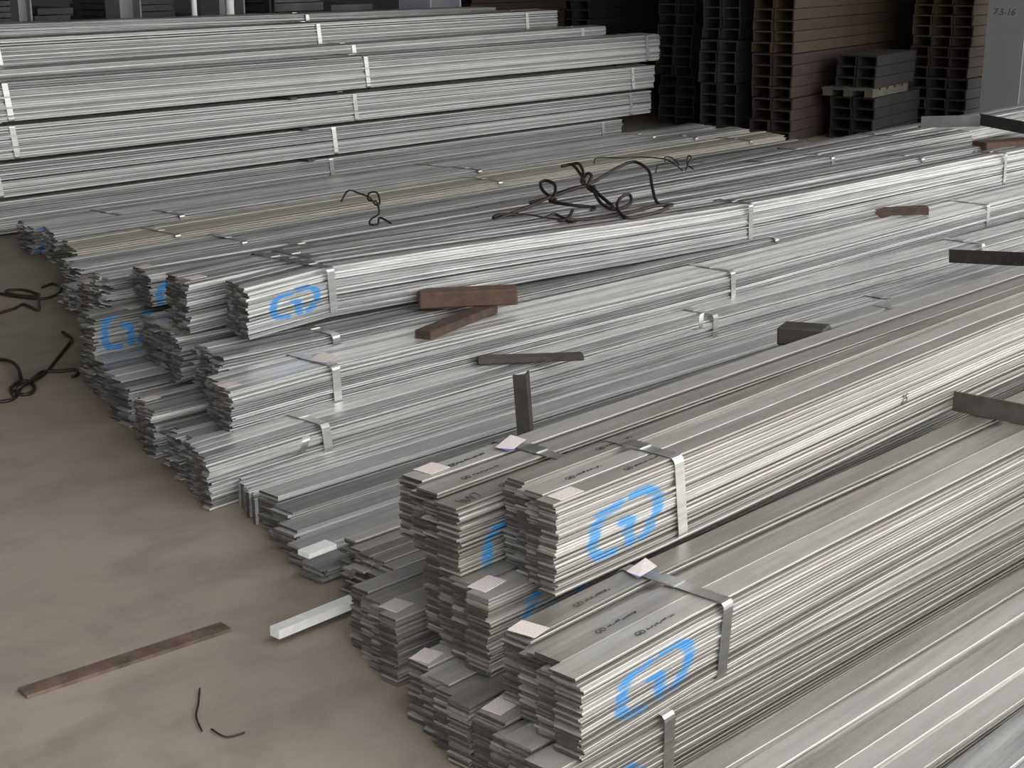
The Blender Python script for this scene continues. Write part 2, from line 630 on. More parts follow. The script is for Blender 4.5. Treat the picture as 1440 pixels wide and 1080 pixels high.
# ---- near pile
bundle('A', 'topmost near bundle, blue emblem on its pale flank, strap behind the emblem',
       [(2.03, 1.70, .490), (2.45, 1.69, .492), (4.1, 1.675, .50), (8.0, 1.55, .50)], .185, .185, .0455, .0064, 'all',
       spec=NEAR, logo=(.10, .325, .028, .145), straps=[(.375, .14), 3.0], tags=[(.015, .012, .07, .035, .0)],
       seed=3, endj=.0032, crown=2, wig=.0012)
bundle('B', 'near bundle with blue emblem lying directly under the topmost one',
       [(1.79, 1.44, .305), (2.2, 1.435, .308), (3.5, 1.395, .302), (7.8, 1.27, .30)], .25, .155, .0615, .0062, 'all',
       spec=NEAR, logo=(.10, .325, .03, .128), straps=[(.43, -.10), 3.1], tags=[(.0, .17, .05, .06, .15)],
       seed=5, endj=.0032, crown=3)
bundle('C', 'lowest near bundle whose strap shows under the lower blue emblem bundle',
       [(1.73, 1.44, .150), (2.0, 1.43, .150), (3.4, 1.345, .150), (7.7, 1.08, .150)], .28, .148, .0690, .0066, 'all',
       spec=NEAR, logo=(.05, .23, -.035, .085), straps=[.30, 3.2], tags=[(.0, .215, .065, .045, .1)],
       seed=7, endj=.0032, crown=3)
bundle('E', 'near bundle with blue smear wedged between the two emblem bundles and a floor bundle',
       [(1.93, 1.785, .303), (3.6, 1.75, .303), (7.9, 1.66, .303)], .245, .165, .0605, .0064, 'all',
       spec=NEAR, logo=(.10, .28, .0, .15), straps=[.5, 3.1], tags=[(.006, .03, .07, .045, .1)],
       seed=9, endj=.0032, crown=1)
bundle('D', 'near bundle with handwriting and white sticker, left of the topmost bundle',
       [(1.97, 1.90, .447), (2.6, 1.89, .447), (4.2, 1.87, .44), (8, 1.76, .44)], .245, .140, .0605, .0064, 'all',
       spec=NEAR, logo=(.07, .27, -.04, .09), straps=[(.37, .0), 3.2], tags=[(.03, .185, .06, .05, .05)],
       seed=11, endj=.0032, crown=2)
bundle('F', 'grey bundle on the floor at the left corner of the near pile',
       [(1.97, 2.085, .152), (4, 2.00, .152), (8, 1.80, .152)], .215, .150, .0530, .0066, 'all', mat=M_NEAR,
       straps=[.62, 3.2], tags=[(.012, .03, .055, .05, .1)], seed=13, endj=.0032, crown=1)
bundle('G', 'floor bundle with a sticker on its left corner below the wedged near bundle',
       [(1.82, 1.735, .136), (3.6, 1.70, .136), (7.8, 1.55, .136)], .235, .135, .0580, .0066, 'all',
       spec=NEAR, logo=(.12, .32, -.03, .10), straps=[.6, 3.2], tags=[(.0, .185, .055, .045, .2)], seed=15, endj=.0032, crown=1)
bundle('N0', 'nearest low bundle cut off by the lower right corner of the photo, dark edge',
       [(1.70, .935, .245), (2.9, .865, .245), (7.7, .60, .245)], .285, .240, .0470, .0066, 'skin', mat=M_NEAR,
       straps=[3.2], seed=17, endj=.008, crown=1, wig=.0025, slant=(0, 0))
bundle('N1', 'pale wide flats in the extreme lower right corner of the photo',
       [(1.50, .56, .285), (2.8, .50, .285), (7.5, .24, .285)], .34, .280, .0660, .0090, 'skin', mat=M_MID,
       straps=[3.2], seed=19, endj=.01, wig=.003, crown=2, slant=(0, 0))

# ---- middle pile, front part
bundle('P16', 'tangled low bundle of dark bar ends beside the white bar on the floor',
       [(2.17, 2.32, .125), (5, 2.19, .125), (8.2, 2.04, .125)], .25, .12, .040, .0068, 'skin', mat=M_NEAR, straps=[3.0],
       seed=21, endj=0.0225, yj=.006, rotj=.004, wig=.003, crown=3)
bundle('P15', 'spread bundle of wide worn flats stepping down to the floor',
       [(2.22, 2.60, .105), (5, 2.47, .105), (8.2, 2.31, .105)], .42, .10, .0800, .0090, 'skin', mat=M_FAR, straps=[3.2],
       seed=23, endj=0.0090, wig=.002, rise=lambda q: .35 + .65 * min(1, max(0, q * 1.25)))
bundle('P14', 'row of flats standing on edge beside the wide worn flats',
       [(2.36, 3.03, .075), (5, 2.90, .08), (8.3, 2.74, .075)], .17, .073, .0090, .073, 'all', mat=M_MID, straps=[3.3],
       seed=25, endj=0.0090, wig=.0015, nseg=9)
bundle('P13', 'long bright floor bundle with bent strap end, in front of the tagged bundle',
       [(2.34, 3.215, .150), (2.73, 3.21, .155), (4.57, 3.15, .15), (6.2, 3.04, .15), (8.3, 2.93, .15)], .205, .148, .034, .0066, 'skin',
       mat=M_MID, straps=[(.42, .12), 2.35, 4.4], seed=27, endj=0.0054, crown=5)
bundle('P12', 'floor bundle with ragged dark ends behind the long bright bundle',
       [(2.44, 3.45, .130), (8.4, 3.2, .130)], .18, .128, .030, .0062, 'skin', mat=M_MID, straps=[.6, 3.1], seed=29, endj=0.0135, yj=.004,
       rotj=.003, crown=3)
bundle('P11', 'small floor bundle with round dark end left of the tagged bundle',
       [(2.50, 3.70, .145), (8.5, 3.45, .14)], .20, .143, .033, .0064, 'skin', mat=M_MID, straps=[.7, 3.1], seed=31, endj=0.0063, crown=4,
       tags=[(.01, .12, .06, .04, .1)])
bundle('Mq', 'bundle with blue and white tag on its strap, below the blue emblem bundle',
       [(2.54, 3.36, .268), (2.92, 3.36, .268), (5.0, 3.27, .255), (7.4, 3.23, .25), (8.5, 3.17, .25)], .215, .125, .035, .0062, 'skin',
       mat=M_MID, straps=[(.40, .05), (2.45, .1), (4.72, .1)], tags=[(.0, .05, .055, .045, .05)], seed=33, endj=0.0045, crown=4)
bundle('P9b', 'bundle with bright strap just under the blue emblem bundle',
       [(2.70, 3.62, .290), (5.4, 3.52, .262), (8.7, 3.4, .26)], .22, .135, .030, .0062, 'skin', mat=M_MID,
       straps=[(.46, .05), 3.0], seed=35, endj=0.0135, crown=3)
bundle('P10', 'wide floor bundle of greyish flats with blue smear on its flank',
       [(2.63, 4.02, .132), (8.6, 3.75, .13)], .42, .130, .068, .0072, 'skin', spec=MID, logo=(.14, .42, -.035, .10), straps=[.8, 3.1],
       seed=37, endj=0.0054, crown=3)
bundle('P9', 'bundle end half hidden under the double strap bundle',
       [(2.78, 3.93, .288), (5.4, 3.83, .262), (8.8, 3.7, .26)], .2, .145, .032, .0065, 'skin', mat=M_MID, straps=[.7, 3.0], seed=39, endj=0.0090, crown=3)
bundle('P8', 'bundle end left of the hidden one, above the blue smeared floor bundle',
       [(2.86, 4.16, .275), (5.4, 4.06, .26), (8.8, 3.92, .26)], .2, .142, .04, .0064, 'skin', mat=M_MID, straps=[.7, 3.0],
       tags=[(.03, .13, .055, .035, .1)], seed=41, endj=0.0090, crown=3)
bundle('P7', 'bundle at the left edge of the pile with a small blue smear and dusty top',
       [(2.80, 4.46, .255), (5.4, 4.40, .25), (8.7, 4.28, .25)], .165, .248, .055, .0068, 'skin', spec=MID, logo=(.03, .24, .126, .27), straps=[.7, 3.0],
       tags=[(.16, .06, .06, .05, .1)], seed=43, endj=0.0090, crown=2)
bundle('M', 'bright upper bundle with the clear blue emblem in the middle of the pile',
       [(2.88, 3.70, .468), (3.22, 3.695, .484), (5.4, 3.56, .430), (8.0, 3.43, .43), (8.9, 3.39, .43)], .185, .165, .0365, .0085, 'skin',
       spec=MID, logo=(.095, .30, .042, .132), straps=[(.345, .07), (2.66, .05), (5.0, .05)], seed=45, endj=0.0054, crown=4, wig=.0022)
bundle('M2', 'bundle with a double strap and white sticker behind the clear emblem bundle',
       [(2.80, 3.90, .472), (3.2, 3.90, .478), (5.5, 3.78, .435), (8.0, 3.65, .435), (8.8, 3.61, .435)], .21, .165, .0405, .0082, 'skin',
       mat=M_MID, straps=[(.44, .0), (.53, .0), (4.6, .0)], tags=[(.02, .03, .07, .045, .05)], seed=47, endj=0.0072, crown=3, wig=.0025)
bundle('P6', 'small bundle with blue spots beside the double strap bundle',
       [(3.00, 4.40, .395), (5.6, 4.30, .385), (9.0, 4.15, .40)], .19, .115, .045, .0068, 'skin', spec=MID, logo=(.03, .24, -.05, .10), straps=[.75, (4.4, 0)],
       tags=[(.0, .11, .06, .05, .0)], seed=49, endj=0.0045, crown=2)
bundle('P5', 'bright white ragged bundle at the left of the pile',
       [(2.98, 4.63, .335), (5.6, 4.53, .33), (9.0, 4.37, .35)], .25, .325, .046, .0068, 'skin', mat=M_MID, straps=[(4.3, 0)], bright=True, seed=51, endj=0.0135,
       crown=4, rotj=.003)

bundle('R1', 'far right bundle running out of the photo behind the double strap bundle',
       [(5.4, 4.90, .25), (8.4, 4.74, .315), (11.4, 4.58, .365)], .25, .245, .05, .0080, 'skin', mat=M_MID, straps=[(2.7, 0), (3.6, 0)], seed=52, crown=3)

# ---- middle pile, back part
bundle('P45', 'dusty floor bundle behind the bright white ragged one',
       [(3.30, 5.22, .16), (9.3, 5.05, .16)], .25, .155, .05, .0075, 'skin', mat=M_TAN, straps=[1.2, 4.2], seed=53, endj=0.0135, crown=2)
bundle('P4a', 'loose low bundle with white bar ends lying forward on the floor',
       [(3.42, 5.52, .10), (9.4, 5.3, .15)], .25, .10, .046, .0070, 'skin', mat=M_MID, straps=[1.3, 4.3], bright=True, seed=55, endj=0.0315, crown=2, rotj=.003)
bundle('P4', 'pale floor bundle in front of the tan one, strapped near its left end',
       [(3.62, 5.84, .120), (9.6, 5.6, .15)], .28, .118, .046, .0070, 'skin', mat=M_MID, straps=[.9, 4.6], bright=True, seed=57, endj=0.0180, crown=2)
bundle('P3', 'tan dusty bundle with a wide strap near its left end',
       [(3.83, 6.20, .125), (6.5, 6.12, .14), (9.8, 6.02, .155)], .30, .122, .05, .0072, 'skin', mat=M_TAN, straps=[(.57, .1), (2.9, 0), (5.55, 0)], seed=59,
       endj=0.0090, crown=2)
bundle('P2', 'bright bundle with a clump of white ends behind the tan one',
       [(3.93, 6.55, .150), (6.5, 6.48, .155), (9.85, 6.4, .16)], .24, .148, .04, .0070, 'skin', mat=M_MID, straps=[(.75, .1), 3.0, (5.3, 0)], bright=True, seed=61,
       endj=0.0135, crown=3)
bundle('P1', 'bundle with dark blue paint on its end at the foot of the tall back stack',
       [(3.98, 6.85, .130), (6.5, 6.80, .135), (9.9, 6.76, .15)], .30, .128, .045, .0070, 'skin', spec=MID, logo=(-.28, .12, -.03, .15),
       straps=[(.55, .1), 3.0, (5.2, 0)], seed=63, endj=0.0135, crown=2)

# ---- tall back stack
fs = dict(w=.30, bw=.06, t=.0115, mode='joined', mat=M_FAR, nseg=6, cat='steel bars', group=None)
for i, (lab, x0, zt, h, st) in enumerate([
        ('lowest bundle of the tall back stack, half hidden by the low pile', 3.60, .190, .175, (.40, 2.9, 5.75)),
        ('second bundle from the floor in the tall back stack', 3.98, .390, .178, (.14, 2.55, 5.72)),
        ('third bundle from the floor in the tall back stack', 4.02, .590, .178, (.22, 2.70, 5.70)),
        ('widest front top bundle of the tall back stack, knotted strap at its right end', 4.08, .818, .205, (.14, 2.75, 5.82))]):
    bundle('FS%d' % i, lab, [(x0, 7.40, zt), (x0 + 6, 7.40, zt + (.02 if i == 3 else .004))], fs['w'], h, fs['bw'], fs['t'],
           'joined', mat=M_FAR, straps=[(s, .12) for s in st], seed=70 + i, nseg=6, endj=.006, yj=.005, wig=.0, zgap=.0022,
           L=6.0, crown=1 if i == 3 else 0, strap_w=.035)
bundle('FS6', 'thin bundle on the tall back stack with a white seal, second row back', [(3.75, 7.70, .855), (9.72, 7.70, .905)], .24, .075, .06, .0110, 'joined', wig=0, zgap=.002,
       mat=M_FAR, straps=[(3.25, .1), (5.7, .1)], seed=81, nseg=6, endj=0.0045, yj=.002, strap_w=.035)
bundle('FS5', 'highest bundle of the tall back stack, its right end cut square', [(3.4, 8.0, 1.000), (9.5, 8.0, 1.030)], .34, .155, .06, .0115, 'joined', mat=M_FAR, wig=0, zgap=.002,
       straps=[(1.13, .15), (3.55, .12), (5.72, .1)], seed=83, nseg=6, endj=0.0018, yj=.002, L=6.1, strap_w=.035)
bundle('FS5b', 'bundle under the highest one in the back row of the tall stack', [(3.4, 8.0, .835), (9.5, 8.0, .835)], .34, .82, .06, .0120, 'joined', mat=M_FAR,
       straps=[3.0], seed=85, nseg=4, endj=0.0018, L=6.1)
bundle('FS6b', 'lower bundle in the second row of the tall stack', [(3.75, 7.71, .775), (9.72, 7.71, .775)], .24, .77, .06, .0120, 'joined', mat=M_FAR,
       straps=[3.0], seed=86, nseg=4, endj=0.0018)
bundle('FS7', 'rear bundle seen as a grey strip along the top of the tall back stack', [(3.2, 8.40, 1.075), (9.2, 8.40, 1.050)], .30, .11, .06, .0085, 'joined', mat=M_FAR,
       straps=[(4.0, .1)], seed=87, nseg=6, endj=0.0045)
bundle('FS7b', 'rearmost lower bundle behind the tall back stack', [(3.2, 8.40, .955), (9.2, 8.40, .935)], .30, .92, .06, .0120, 'joined', mat=M_FAR,
       straps=[3.0], seed=88, nseg=4, endj=0.0018)


# ------------------------------------------------------------------ C-channels stacked at the back right
def channel_profile(w, h, t):
    return [(0, 0), (t, 0), (t, h - t), (w - t, h - t), (w - t, 0), (w, 0), (w, h), (0, h)]


CHM = {}


def channel_mesh(w, h, L, mat):
    k = (w, h, L, mat.name)
    if k not in CHM:
        V, Fc = extrude_poly(channel_profile(w, h, .013), 0, L)
        # split the concave end caps so that they stay clean
        n = 8
        Fc = Fc[:-2] + [(7, 6, 3, 2), (7, 2, 1, 0), (6, 5, 4, 3), (n + 2, n + 3, n + 6, n + 7), (n + 0, n + 1, n + 2, n + 7), (n + 3, n + 4, n + 5, n + 6)]
        CHM[k] = mk_mesh('steel_channel', V, Fc, mat)
    return CHM[k]


def channel_stack(labels, x, y, rz, cols, layers, w, h, L, mats, seed, dx=.06):
    """layers: list of layer counts, one per strapped bundle from the floor up"""
    rnd = random.Random(seed)
    z = 0.0
    for bi, nl in enumerate(layers):
        sx, sy = (rnd.uniform(-dx, dx), rnd.uniform(-.02, .02)) if bi else (0, 0)
        root = thing('channel_bundle', labels[bi], 'steel channels', (x + sx, y + sy, z), rz)
        mat = mats[bi % len(mats)]
        me = channel_mesh(w, h, L, mat)
        for k in range(nl):
            for c in range(cols):
                link('steel_channel', me, root, (rnd.uniform(-.02, .02), c * (w + .008) + rnd.uniform(-.003, .003), k * (h + .005)))
        z += nl * (h + .005) + .004


ORD = ['lowest', 'second', 'third', 'fourth', 'fifth']


def labs(n, s):
    return ['%s bundle from the floor in the %s' % (ORD[i], s) for i in range(n)]


channel_stack(labs(4, 'black stack right of the tall back stack'), 11.0, 7.68, .13, 2, [5, 5, 4, 5], .175, .082, 6, [M_CH_DARK], 1)
channel_stack(labs(4, 'black stack left of the red stack'), 10.6, 6.98, .13, 2, [5, 4, 5, 5], .165, .082, 6, [M_CH_DARK], 2)
channel_stack(labs(4, 'reddish channel stack with the long ochre side'), 10.55, 6.42, .13, 2, [4, 4, 5, 6], .172, .082, 6, [M_CH_RED, M_CH_RED, M_CH_YEL, M_CH_YEL], 3, .02)
channel_stack(['lower bundle of the half-height dark stack, under the small pallet'], 11.1, 5.98, .13, 2, [4], .185, .082, 1.05, [M_CH_BLACK], 4, .02)
channel_stack(labs(4, 'three-wide channel stack left of the column'), 12.3, 5.76, .05, 3, [5, 3, 5, 6], .172, .082, 5, [M_CH_DARK, M_CH_RED, M_CH_YEL, M_CH_RED], 5, .03)
channel_stack(labs(3, 'brown stack peeping over the highest back bundle'), 9.75, 9.2, .0, 2, [6, 6, 6], .175, .075, 1.30, [M_CH_RED], 6, .02)
channel_stack(labs(3, 'grey stack behind the black ones'), 11.25, 9.1, .13, 3, [6, 6, 6], .175, .082, 3.0, [M_CH_DARK], 7, .03)

M_PALLET = plain('dusty_pallet_wood', (.075, .068, .055), .85, 0, scale=8)
# small pallet between the two halves of the half-height stack
pal = thing('pallet', 'small wooden pallet on the half-height dark channel stack', 'pallet', (11.02, 5.96, .352), .13)
for i in range(5):
    V, Fc = join_boxes([(.0 + i * .17, .12 + i * .17, 0, .44, .05, .068)])
    mesh_obj('deck_board', V, Fc, M_PALLET, pal)
for i in range(3):
    V, Fc = join_boxes([(0, .8, i * .18, .07 + i * .18, 0, .05)])
    mesh_obj('bearer', V, Fc, M_PALLET, pal)

rt = thing('channel_bundle', 'short channel bundle standing on the small pallet', 'steel channels', (11.10, 5.99, .421), .13)
for k in range(3):
    for c_ in range(2):
        link('steel_channel', channel_mesh(.165, .082, .9, M_CH_BLACK), rt, (.01 * k, c_ * .173, k * .087))

# ------------------------------------------------------------------ columns, pipes and grey stacks at the back
def h_column(x, y, w, label, mat, mat2, rz=0, hgt=4.08):
    root = thing('steel_column', label, 'column', (x, y, 0), rz)
    V, Fc = join_boxes([(0, .014, 0, w, 0, hgt)])
    mesh_obj('flange', V, Fc, mat, root)
    V, Fc = join_boxes([(w - .014, w, 0, w, 0, hgt)])
    mesh_obj('flange', V, Fc, mat, root)
    V, Fc = join_boxes([(.014, w - .014, w / 2 - .005, w / 2 + .005, 0, hgt)])
    mesh_obj('web', V, Fc, mat2, root)
    V, Fc = join_boxes([(-.06, w + .06, -.06, w + .06, 0, .02)])
    mesh_obj('base_plate', V, Fc, mat, root)
    return root


col = h_column(12.05, 5.19, .33, 'grey-blue painted steel column at the right edge with handwritten numbers', M_COL, M_COL2)
h_column(5.46, 9.3, .10, 'narrow grey column in the upper left corner', M_COL, M_COL)
h_column(6.25, 9.3, .18, 'dark grey column left of the two white pipes', M_COL, M_COL)
h_column(7.12, 9.3, .24, 'grey column right behind the thicker white pipe', M_COL, M_COL)
h_column(9.30, 9.25, .38, 'light grey column between the grey and brown stacks at the back', M_COL2, M_COL)
h_column(6.52, 9.5, .05, 'thin dark post right of the dark grey column', M_CH_DARK, M_CH_DARK)
h_column(7.76, 9.5, .06, 'thin dark post right of the thicker white pipe', M_CH_DARK, M_CH_DARK)


def text_mesh(body, size, mat, name, parent, loc, rot, shear=0.0, label=None):
    cu = bpy.data.curves.new(name, 'FONT')
    cu.body = body
    cu.size = size
    cu.shear = shear
    cu.extrude = .0003
    cu.resolution_u = 3
    ob = bpy.data.objects.new(name, cu)
    C.objects.link(ob)
    dg = bpy.context.evaluated_depsgraph_get()
    me = bpy.data.meshes.new_from_object(ob.evaluated_get(dg))
    bpy.data.objects.remove(ob)
    me.materials.clear()
    me.materials.append(mat)
    o = link(name, me, parent, loc, rot)
    if label:
        o['label'] = label
    return o


text_mesh('7.5-16', .075, M_INK, 'handwriting', col, (-.002, .285, .985), (PI / 2, 0, -PI / 2), .2)

# white pipes
p0 = at(262, 0, Y=8.9)
p1 = at(274, 30, Y=8.9)
tube('white_pipe', [(p1.x, 8.9, .0), (p1.x, 8.9, 2), (p1.x, 8.9, 4.05)], .022, M_PIPE)
tag(bpy.data.objects['white_pipe'], 'thin white vertical pipe behind the left part of the back stack', 'pipe')
p1 = at(324, 26, Y=9.15)
o = tube('white_pipe', [(p1.x, 9.15, .0), (p1.x, 9.15, 2), (p1.x, 9.15, 4.05)], .035, M_PIPE)
tag(o, 'thicker white vertical pipe in front of a grey column', 'pipe')

greys = [('grey board stack in the upper left corner', 5.57, .22), ('grey board stack right of the thin white pipe', 5.92, .29),
         ('narrow grey board stack right of the thin dark post', 6.60, .12), ('grey board stack left of the thicker white pipe', 6.78, .33),
         ('grey board stack right of the thicker white pipe', 7.44, .27), ('long grey board stack in the middle of the back row', 8.05, .56),
         ('grey board stack left of the light grey column', 8.70, .48)]
for i, (lab, x, L) in enumerate(greys):
    root = thing('section_stack', lab, 'steel bars', (x, 9.85, 0))
    rnd = random.Random(i)
    hh = rnd.choice([.062, .05, .072, .04])
    me = mk_mesh('steel_section', *join_boxes([(0, L, 0, .9, 0, hh - .007)]), M_CH_GREY)
    for k in range(int((1.02 + rnd.uniform(-.1, .3)) / hh)):
        link('steel_section', me, root, (rnd.uniform(-.03, .03), rnd.uniform(-.02, .02), k * hh))


# ------------------------------------------------------------------ dunnage: angle irons, blocks, stakes
def angle_iron(name, label, a, b, leg=.05, th=.005, roll=0.0, mat=None, cat='angle iron'):
    a, b = Vector(a), Vector(b)
    d = b - a
    L = d.length
    poly = [(0, 0), (leg, 0), (leg, th), (th, th), (th, leg), (0, leg)]
    cr, sr = math.cos(roll), math.sin(roll)
    poly = [(y * cr - z * sr, y * sr + z * cr) for y, z in poly]
    n = 6
    V = [(0, y, z) for y, z in poly] + [(L, y, z) for y, z in poly]
    Fc = [(i, (i + 1) % n, n + (i + 1) % n, n + i) for i in range(n)]
    Fc += [(3, 2, 1, 0), (5, 4, 3, 0), (n, n + 1, n + 2, n + 3), (n, n + 3, n + 4, n + 5)]
    o = mesh_obj(name, V, Fc, mat or M_DARK)
    o.location = a
    o.rotation_euler = d.to_track_quat('X', 'Z').to_euler()
    return tag(o, label, cat)


angle_iron('angle_iron', 'dark angle iron across the near bundles, under the topmost one at the right edge', (3.66, 1.68, .305), (3.70, .95, .300), .055, .006, 0)
angle_iron('angle_iron', 'dark angle iron resting on the bright bundles at the right edge of the photo', (6.22, 2.93, .150), (6.20, 2.25, .215), .06, .006, 0)
angle_iron('angle_iron', 'long dark angle iron across the top of the far right pile', at(1376, 176, z=.47), at(1500, 200, z=.47), .07, .006, 0)
angle_iron('angle_iron', 'greyish angle iron lying beside the long dark one at the far right', at(1295, 180, z=.46), at(1378, 178, z=.47), .07, .006, 0, M_CH_GREY)
# upright stake between the near and the middle pile
pb = at(757, 612, z=.02)
angle_iron('steel_stake', 'upright dark angle iron stake between the piles', (3.16, 2.74, .0), (3.13, 2.745, .315), .04, .005, 2.2, cat='stake')


def block(name, label, a, b, w, h, mat, cat, taper=1.0):
    a, b = Vector(a), Vector(b)
    d = b - a
    L = d.length
    e = .006
    rings = [(0, .9), (e, 1.0), (L * .5, 1.0), (L - e, taper), (L, taper * .9)]
    V, Fc = [], []
    for x, s in rings:
        V += [(x, (q - .5) * w * s, r * h * s) for q, r in ((.06, 0), (.94, 0), (1, .1), (1, .9), (.94, 1), (.06, 1), (0, .9), (0, .1))]
    for i in range(len(rings) - 1):
        Fc += [(i * 8 + k, (i + 1) * 8 + k, (i + 1) * 8 + (k + 1) % 8, i * 8 + (k + 1) % 8) for k in range(8)]
    Fc.append(tuple(range(8)))
    Fc.append(tuple(range(len(V) - 8, len(V)))[::-1])
    o = mesh_obj(name, V, Fc, mat)
    o.location = a
    o.rotation_euler = d.to_track_quat('X', 'Z').to_euler()
    return tag(o, label, cat)


block('timber_block', 'upper of two rust-brown blocks wedged under the clear emblem bundle', (3.60, 3.66, .292), (3.87, 3.44, .296), .085, .058, M_WOOD, 'block')
block('timber_block', 'lower of two rust-brown blocks wedged under the clear emblem bundle', (3.36, 3.40, .264), (3.80, 3.50, .264), .065, .030, M_WOOD, 'block')
block('timber_block', 'brown block under the middle bundle near its right strap', (6.55, 3.56, .235), (6.80, 3.34, .245), .06, .045, M_WOOD, 'block')
block('timber_block', 'short dark block on the bars behind the near pile', (3.72, 2.26, .385), (3.76, 2.125, .39), .085, .055, M_DARK, 'block')
block('flat_offcut', 'grey offcut bar wedged between the tagged bundle and the long bright one', (3.55, 3.33, .160), (3.83, 3.10, .157), .05, .02, M_DARK, 'offcut')
block('timber_block', 'reddish block on the far right bundles beside the angle irons', at(1376, 212, z=.41), at(1470, 205, z=.41), .12, .05, M_WOOD, 'block')
for i, (px, Z, lab) in enumerate([(405, .595, 'upper'), (422, .395, 'middle'), (430, .195, 'lower')]):
    X = at(px, 140 + i * 45, Y=7.42).x
    ch = block('spacer_bar', '%s black spacer bar between the bundles of the tall back stack' % lab, (X, 7.36, Z - .003), (X, 7.75, Z - .003), .06, .018, M_DARK, 'spacer')

# ------------------------------------------------------------------ loose things on the floor
def flat_on_floor():
    a, b = at(32, 978, z=0), at(318, 884, z=0)
    d = b - a
    root = mesh_obj('rusty_flat_bar', *join_boxes([(0, d.length, -.023, .023, 0.0, .008)]), M_RUST)
    root.location = (a.x, a.y, .001)
    root.rotation_euler = (0, 0, math.atan2(d.y, d.x))
    tag(root, 'rusty flat bar lying alone on the floor at the lower left', 'bar')


flat_on_floor()
a = at(386, 890, z=.035)
o = mesh_obj('white_flat_bar', *join_boxes([(0, 1.1, -.016, .016, -.011, .011)]), M_ZINC)
o.location = a
o.rotation_euler = (0, -.0, -.02)
tag(o, 'bright white bar sticking out of the pile above the floor', 'bar')
a = at(622 - 195, 783, z=.14)
o = mesh_obj('short_offcut', *join_boxes([(0, .085, -.02, .02, 0, .012)]), M_ZINC)
o.location = a
tag(o, 'short pale offcut on the tangled dark bar ends', 'offcut')


def wires(label, strands, r, z, cat='wire'):
    s0 = strands[0][1] if isinstance(strands[0][0], float) else strands[0]
    root = thing('wire_tangle', label, cat, at(s0[0][0], s0[0][1], z=z))
    for s in strands:
        rr = r
        if isinstance(s[0], (int, float)):
            rr, s = s[0], s[1]
        P = [at(p[0], p[1], z=z + (p[2] if len(p) > 2 else .004)) - root.location for p in s]
        tube('wire_strand', P, rr, M_WIRE, root)
    return root


ZT = .445
wires('large tangle of dark bent wire on top of the middle pile', [
    [(668, 322), (700, 308), (745, 290, .02), (790, 270, .03), (830, 258, .05), (870, 235, .09), (893, 228, .10), (912, 240, .09), (917, 262, .05), (924, 285, .01), (940, 290), (945, 288), (930, 296), (905, 303), (880, 306), (868, 292, .01), (873, 278, .03), (885, 274, .03), (887, 285, .01), (870, 294), (850, 290, .01), (838, 275, .03), (835, 262, .05)],
    [(696, 312), (694, 306, .01), (705, 302, .01), (740, 303), (780, 309), (830, 308), (880, 300), (920, 290, .01), (945, 288)],
    [(745, 285, .01), (775, 277, .02), (800, 268, .04), (828, 262, .05), (845, 276, .03), (862, 290, .01)],
    [(790, 234, .06), (805, 232, .07), (818, 248, .06), (822, 258, .05), (818, 255, .06), (826, 244, .08), (832, 248, .08), (826, 262, .05), (835, 270, .03)],
    [(790, 234, .065), (808, 230, .07), (815, 231, .075), (820, 243, .07), (818, 253, .06)],
    [(782, 282, .01), (765, 270, .03), (760, 258, .05), (768, 254, .06), (780, 260, .05), (780, 275, .03), (774, 283, .01), (800, 288, .01), (835, 292), (832, 296)],
    [(768, 306), (780, 302, .01), (790, 306), (800, 312), (808, 314)],
    [(706, 318), (735, 314), (765, 308), (795, 310, .005), (805, 296, .02)],
], .0075, ZT)
wires('thin dark wire trailing behind the large wire tangle', [
    (.0035, [(835, 230), (840, 222), (870, 222), (905, 221), (935, 224), (950, 232), (960, 240)]), (.0035, [(922, 243), (925, 232), (935, 229), (935, 221), (945, 222), (955, 232)]),
    (.0035, [(964, 240), (968, 228), (972, 221), (968, 219), (966, 230), (975, 238)])], .0035, .41)
wires('small loop of dark wire left of the large tangle', [
    [(480, 283), (490, 268, .02), (505, 272), (520, 278), (528, 288), (534, 285, .02), (530, 271, .04), (519, 272, .03), (518, 281, .01), (530, 283)],
    [(530, 285, .02), (533, 300), (522, 308), (520, 315), (531, 316), (534, 306), (550, 314)]], .0045, .33)
wires('dark wire rope with a tied loop on the floor at the left edge', [
    [(-30, 508), (5, 506, .01), (22, 513, .02), (29, 530, .02), (28, 545), (20, 560), (0, 565), (-40, 566)],
    [(20, 556), (16, 546, .01), (25, 538, .01), (40, 536, .01), (48, 543, .01), (45, 552), (32, 555), (22, 550), (35, 540, .02), (62, 526), (80, 505), (96, 485), (101, 477, .02), (88, 467, .02)],
    [(45, 534, .01), (60, 523), (85, 522), (106, 520), (108, 527), (102, 530)]], .007, .002)
wires('rusty wire coil on the floor beside the far bundle ends', [
    [(0, 413), (30, 418), (60, 420), (80, 414), (86, 405, .01), (75, 399), (60, 404)],
    [(55, 414), (35, 408), (12, 408), (10, 412), (30, 416), (55, 417)],
    [(-10, 443), (20, 434), (32, 428), (42, 431), (52, 436), (55, 434), (54, 422)]], .007, .002)
wires('short rusty wire scrap on the bare floor', [
    (.002, [(281, 968), (279, 990), (276, 1008), (284, 1028)]), (.002, [(297, 1025), (318, 1036), (344, 1030)])], .002, .001)

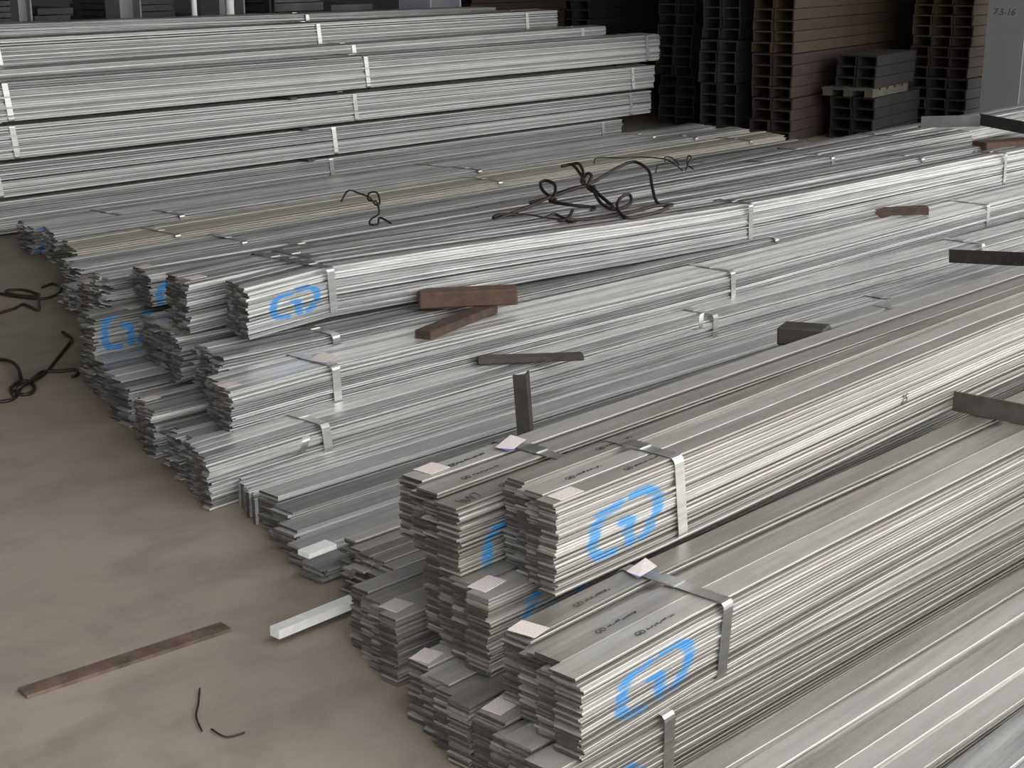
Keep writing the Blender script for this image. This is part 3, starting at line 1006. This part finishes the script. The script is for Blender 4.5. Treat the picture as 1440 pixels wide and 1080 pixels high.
# bent strap ends
def strap_curl(label, pts, wid=.03, th=.0012):
    P = smooth_path(pts, 5)
    V, Fc = [], []
    for i, p in enumerate(P):
        V += [(p.x - wid / 2, p.y, p.z), (p.x + wid / 2, p.y + .002, p.z), (p.x + wid / 2, p.y + .002, p.z + th), (p.x - wid / 2, p.y, p.z + th)]
    for i in range(len(P) - 1):
        Fc += [(i * 4 + k, i * 4 + (k + 1) % 4, i * 4 + 4 + (k + 1) % 4, i * 4 + 4 + k) for k in range(4)]
    Fc += [(3, 2, 1, 0), tuple(range(len(V) - 4, len(V)))]
    o = mesh_obj('strap_scrap', V, Fc, M_STRAP)
    return tag(o, label, 'strap')


a = at(422, 640, z=.14)
strap_curl('shiny bent strap end standing on the long bright bundle', [a + Vector((0, .03, .0)), a + Vector((0, .0, .004)), a + Vector((0.01, -.015, .035)), a + Vector((.02, -.005, .05))])
a = at(985, 465, z=.14)
strap_curl('bent strap end on the bright bars below the tagged bundle', [a + Vector((0, .03, .0)), a + Vector((0, .0, .01)), a + Vector((0.02, .01, .05)), a + Vector((.05, .02, .06))])


# ------------------------------------------------------------------ print on the near bars
def ink(key, x, j, size=.018, code=True):
    B = ALL[key]
    tops = sorted(B['tops'])
    y, z = tops[min(j, len(tops) - 1)]
    o_ = B['off'](x)
    root = B['root']
    bw = .05
    z = B['h'] + o_[1] + .0012
    o = text_mesh('GD', size, M_INK, 'printed_mark', root, (x, y + .018 + o_[0], z), (0, 0, -.03), 0)
    if code:
        rnd = random.Random(int(x * 1000) + j)
        bx = []
        cx = x + size * 1.9
        for k in range(14):
            wd = rnd.uniform(.002, .005)
            y0 = rnd.uniform(0, .004)
            bx.append((cx, cx + wd, y + .020 + o_[0] + y0, y + .020 + o_[0] + y0 + rnd.uniform(.002, .006), z - .0004, z + .0002))
            cx += wd + rnd.uniform(.001, .004)
        V, Fc = join_boxes(bx)
        mesh_obj('printed_code', V, Fc, M_INK, root)


for k, lst in {'A': [(.30, 2), (.12, 1), (.24, 0)], 'B': [(.22, 2), (.16, 1), (.20, 0)], 'D': [(.17, 3), (.16, 2), (.13, 1), (.15, 0)],
               'E': [(.17, 3), (.15, 2), (.16, 1)], 'G': [(.20, 0)]}.items():
    for x, j in lst:
        ink(k, x, j)
# quick pen strokes on the sticker bundle's front bar
B = ALL['D']
pen = [(.030, .040), (.036, .020), (.048, .022), (.040, .036), (.050, .016), (.060, .040), (.066, .018), (.074, .042), (.088, .040), (.084, .020)]
o = tube('pen_scribble', [(x - .0, y, B['h'] + .0014) for x, y in pen], .0009, M_INK, B['root'], 4, 4)
# pencilled number on the long flank of the topmost bundle
text_mesh('25', .035, M_INK, 'pencil_number', ALL['A']['root'], (1.33, ALL['A']['off'](1.33)[0] - .004, .085), (PI / 2, 0, 0), .2)

# printed tags tucked under straps
def strap_tag(key, x, y, sx, sy, rz, lift=.012):
    B = ALL[key]
    o_ = B['off'](x)
    V = [(0, 0, 0), (sx, 0, lift), (sx, sy, lift * 1.5), (0, sy, .002)]
    V += [(a, b, c + .0008) for a, b, c in V]
    o = mesh_obj('strap_tag', V, BOXF, M_PAPER, B['root'], (x, y + o_[0], B['h'] + o_[1] + .004), False)
    o.rotation_euler = (0, 0, rz)
    o['label'] = 'printed tag under the strap'
    V = box_v(0, sx * .22, -.001, sy, .0012, .0022)
    p = mesh_obj('coloured_band', V, BOXF, M_BLUE_INK, o)


strap_tag('Mq', .385, .035, .055, .06, .1)
strap_tag('D', .325, .16, .065, .04, .2, .008)
strap_tag('B', .40, .19, .05, .035, -.2)
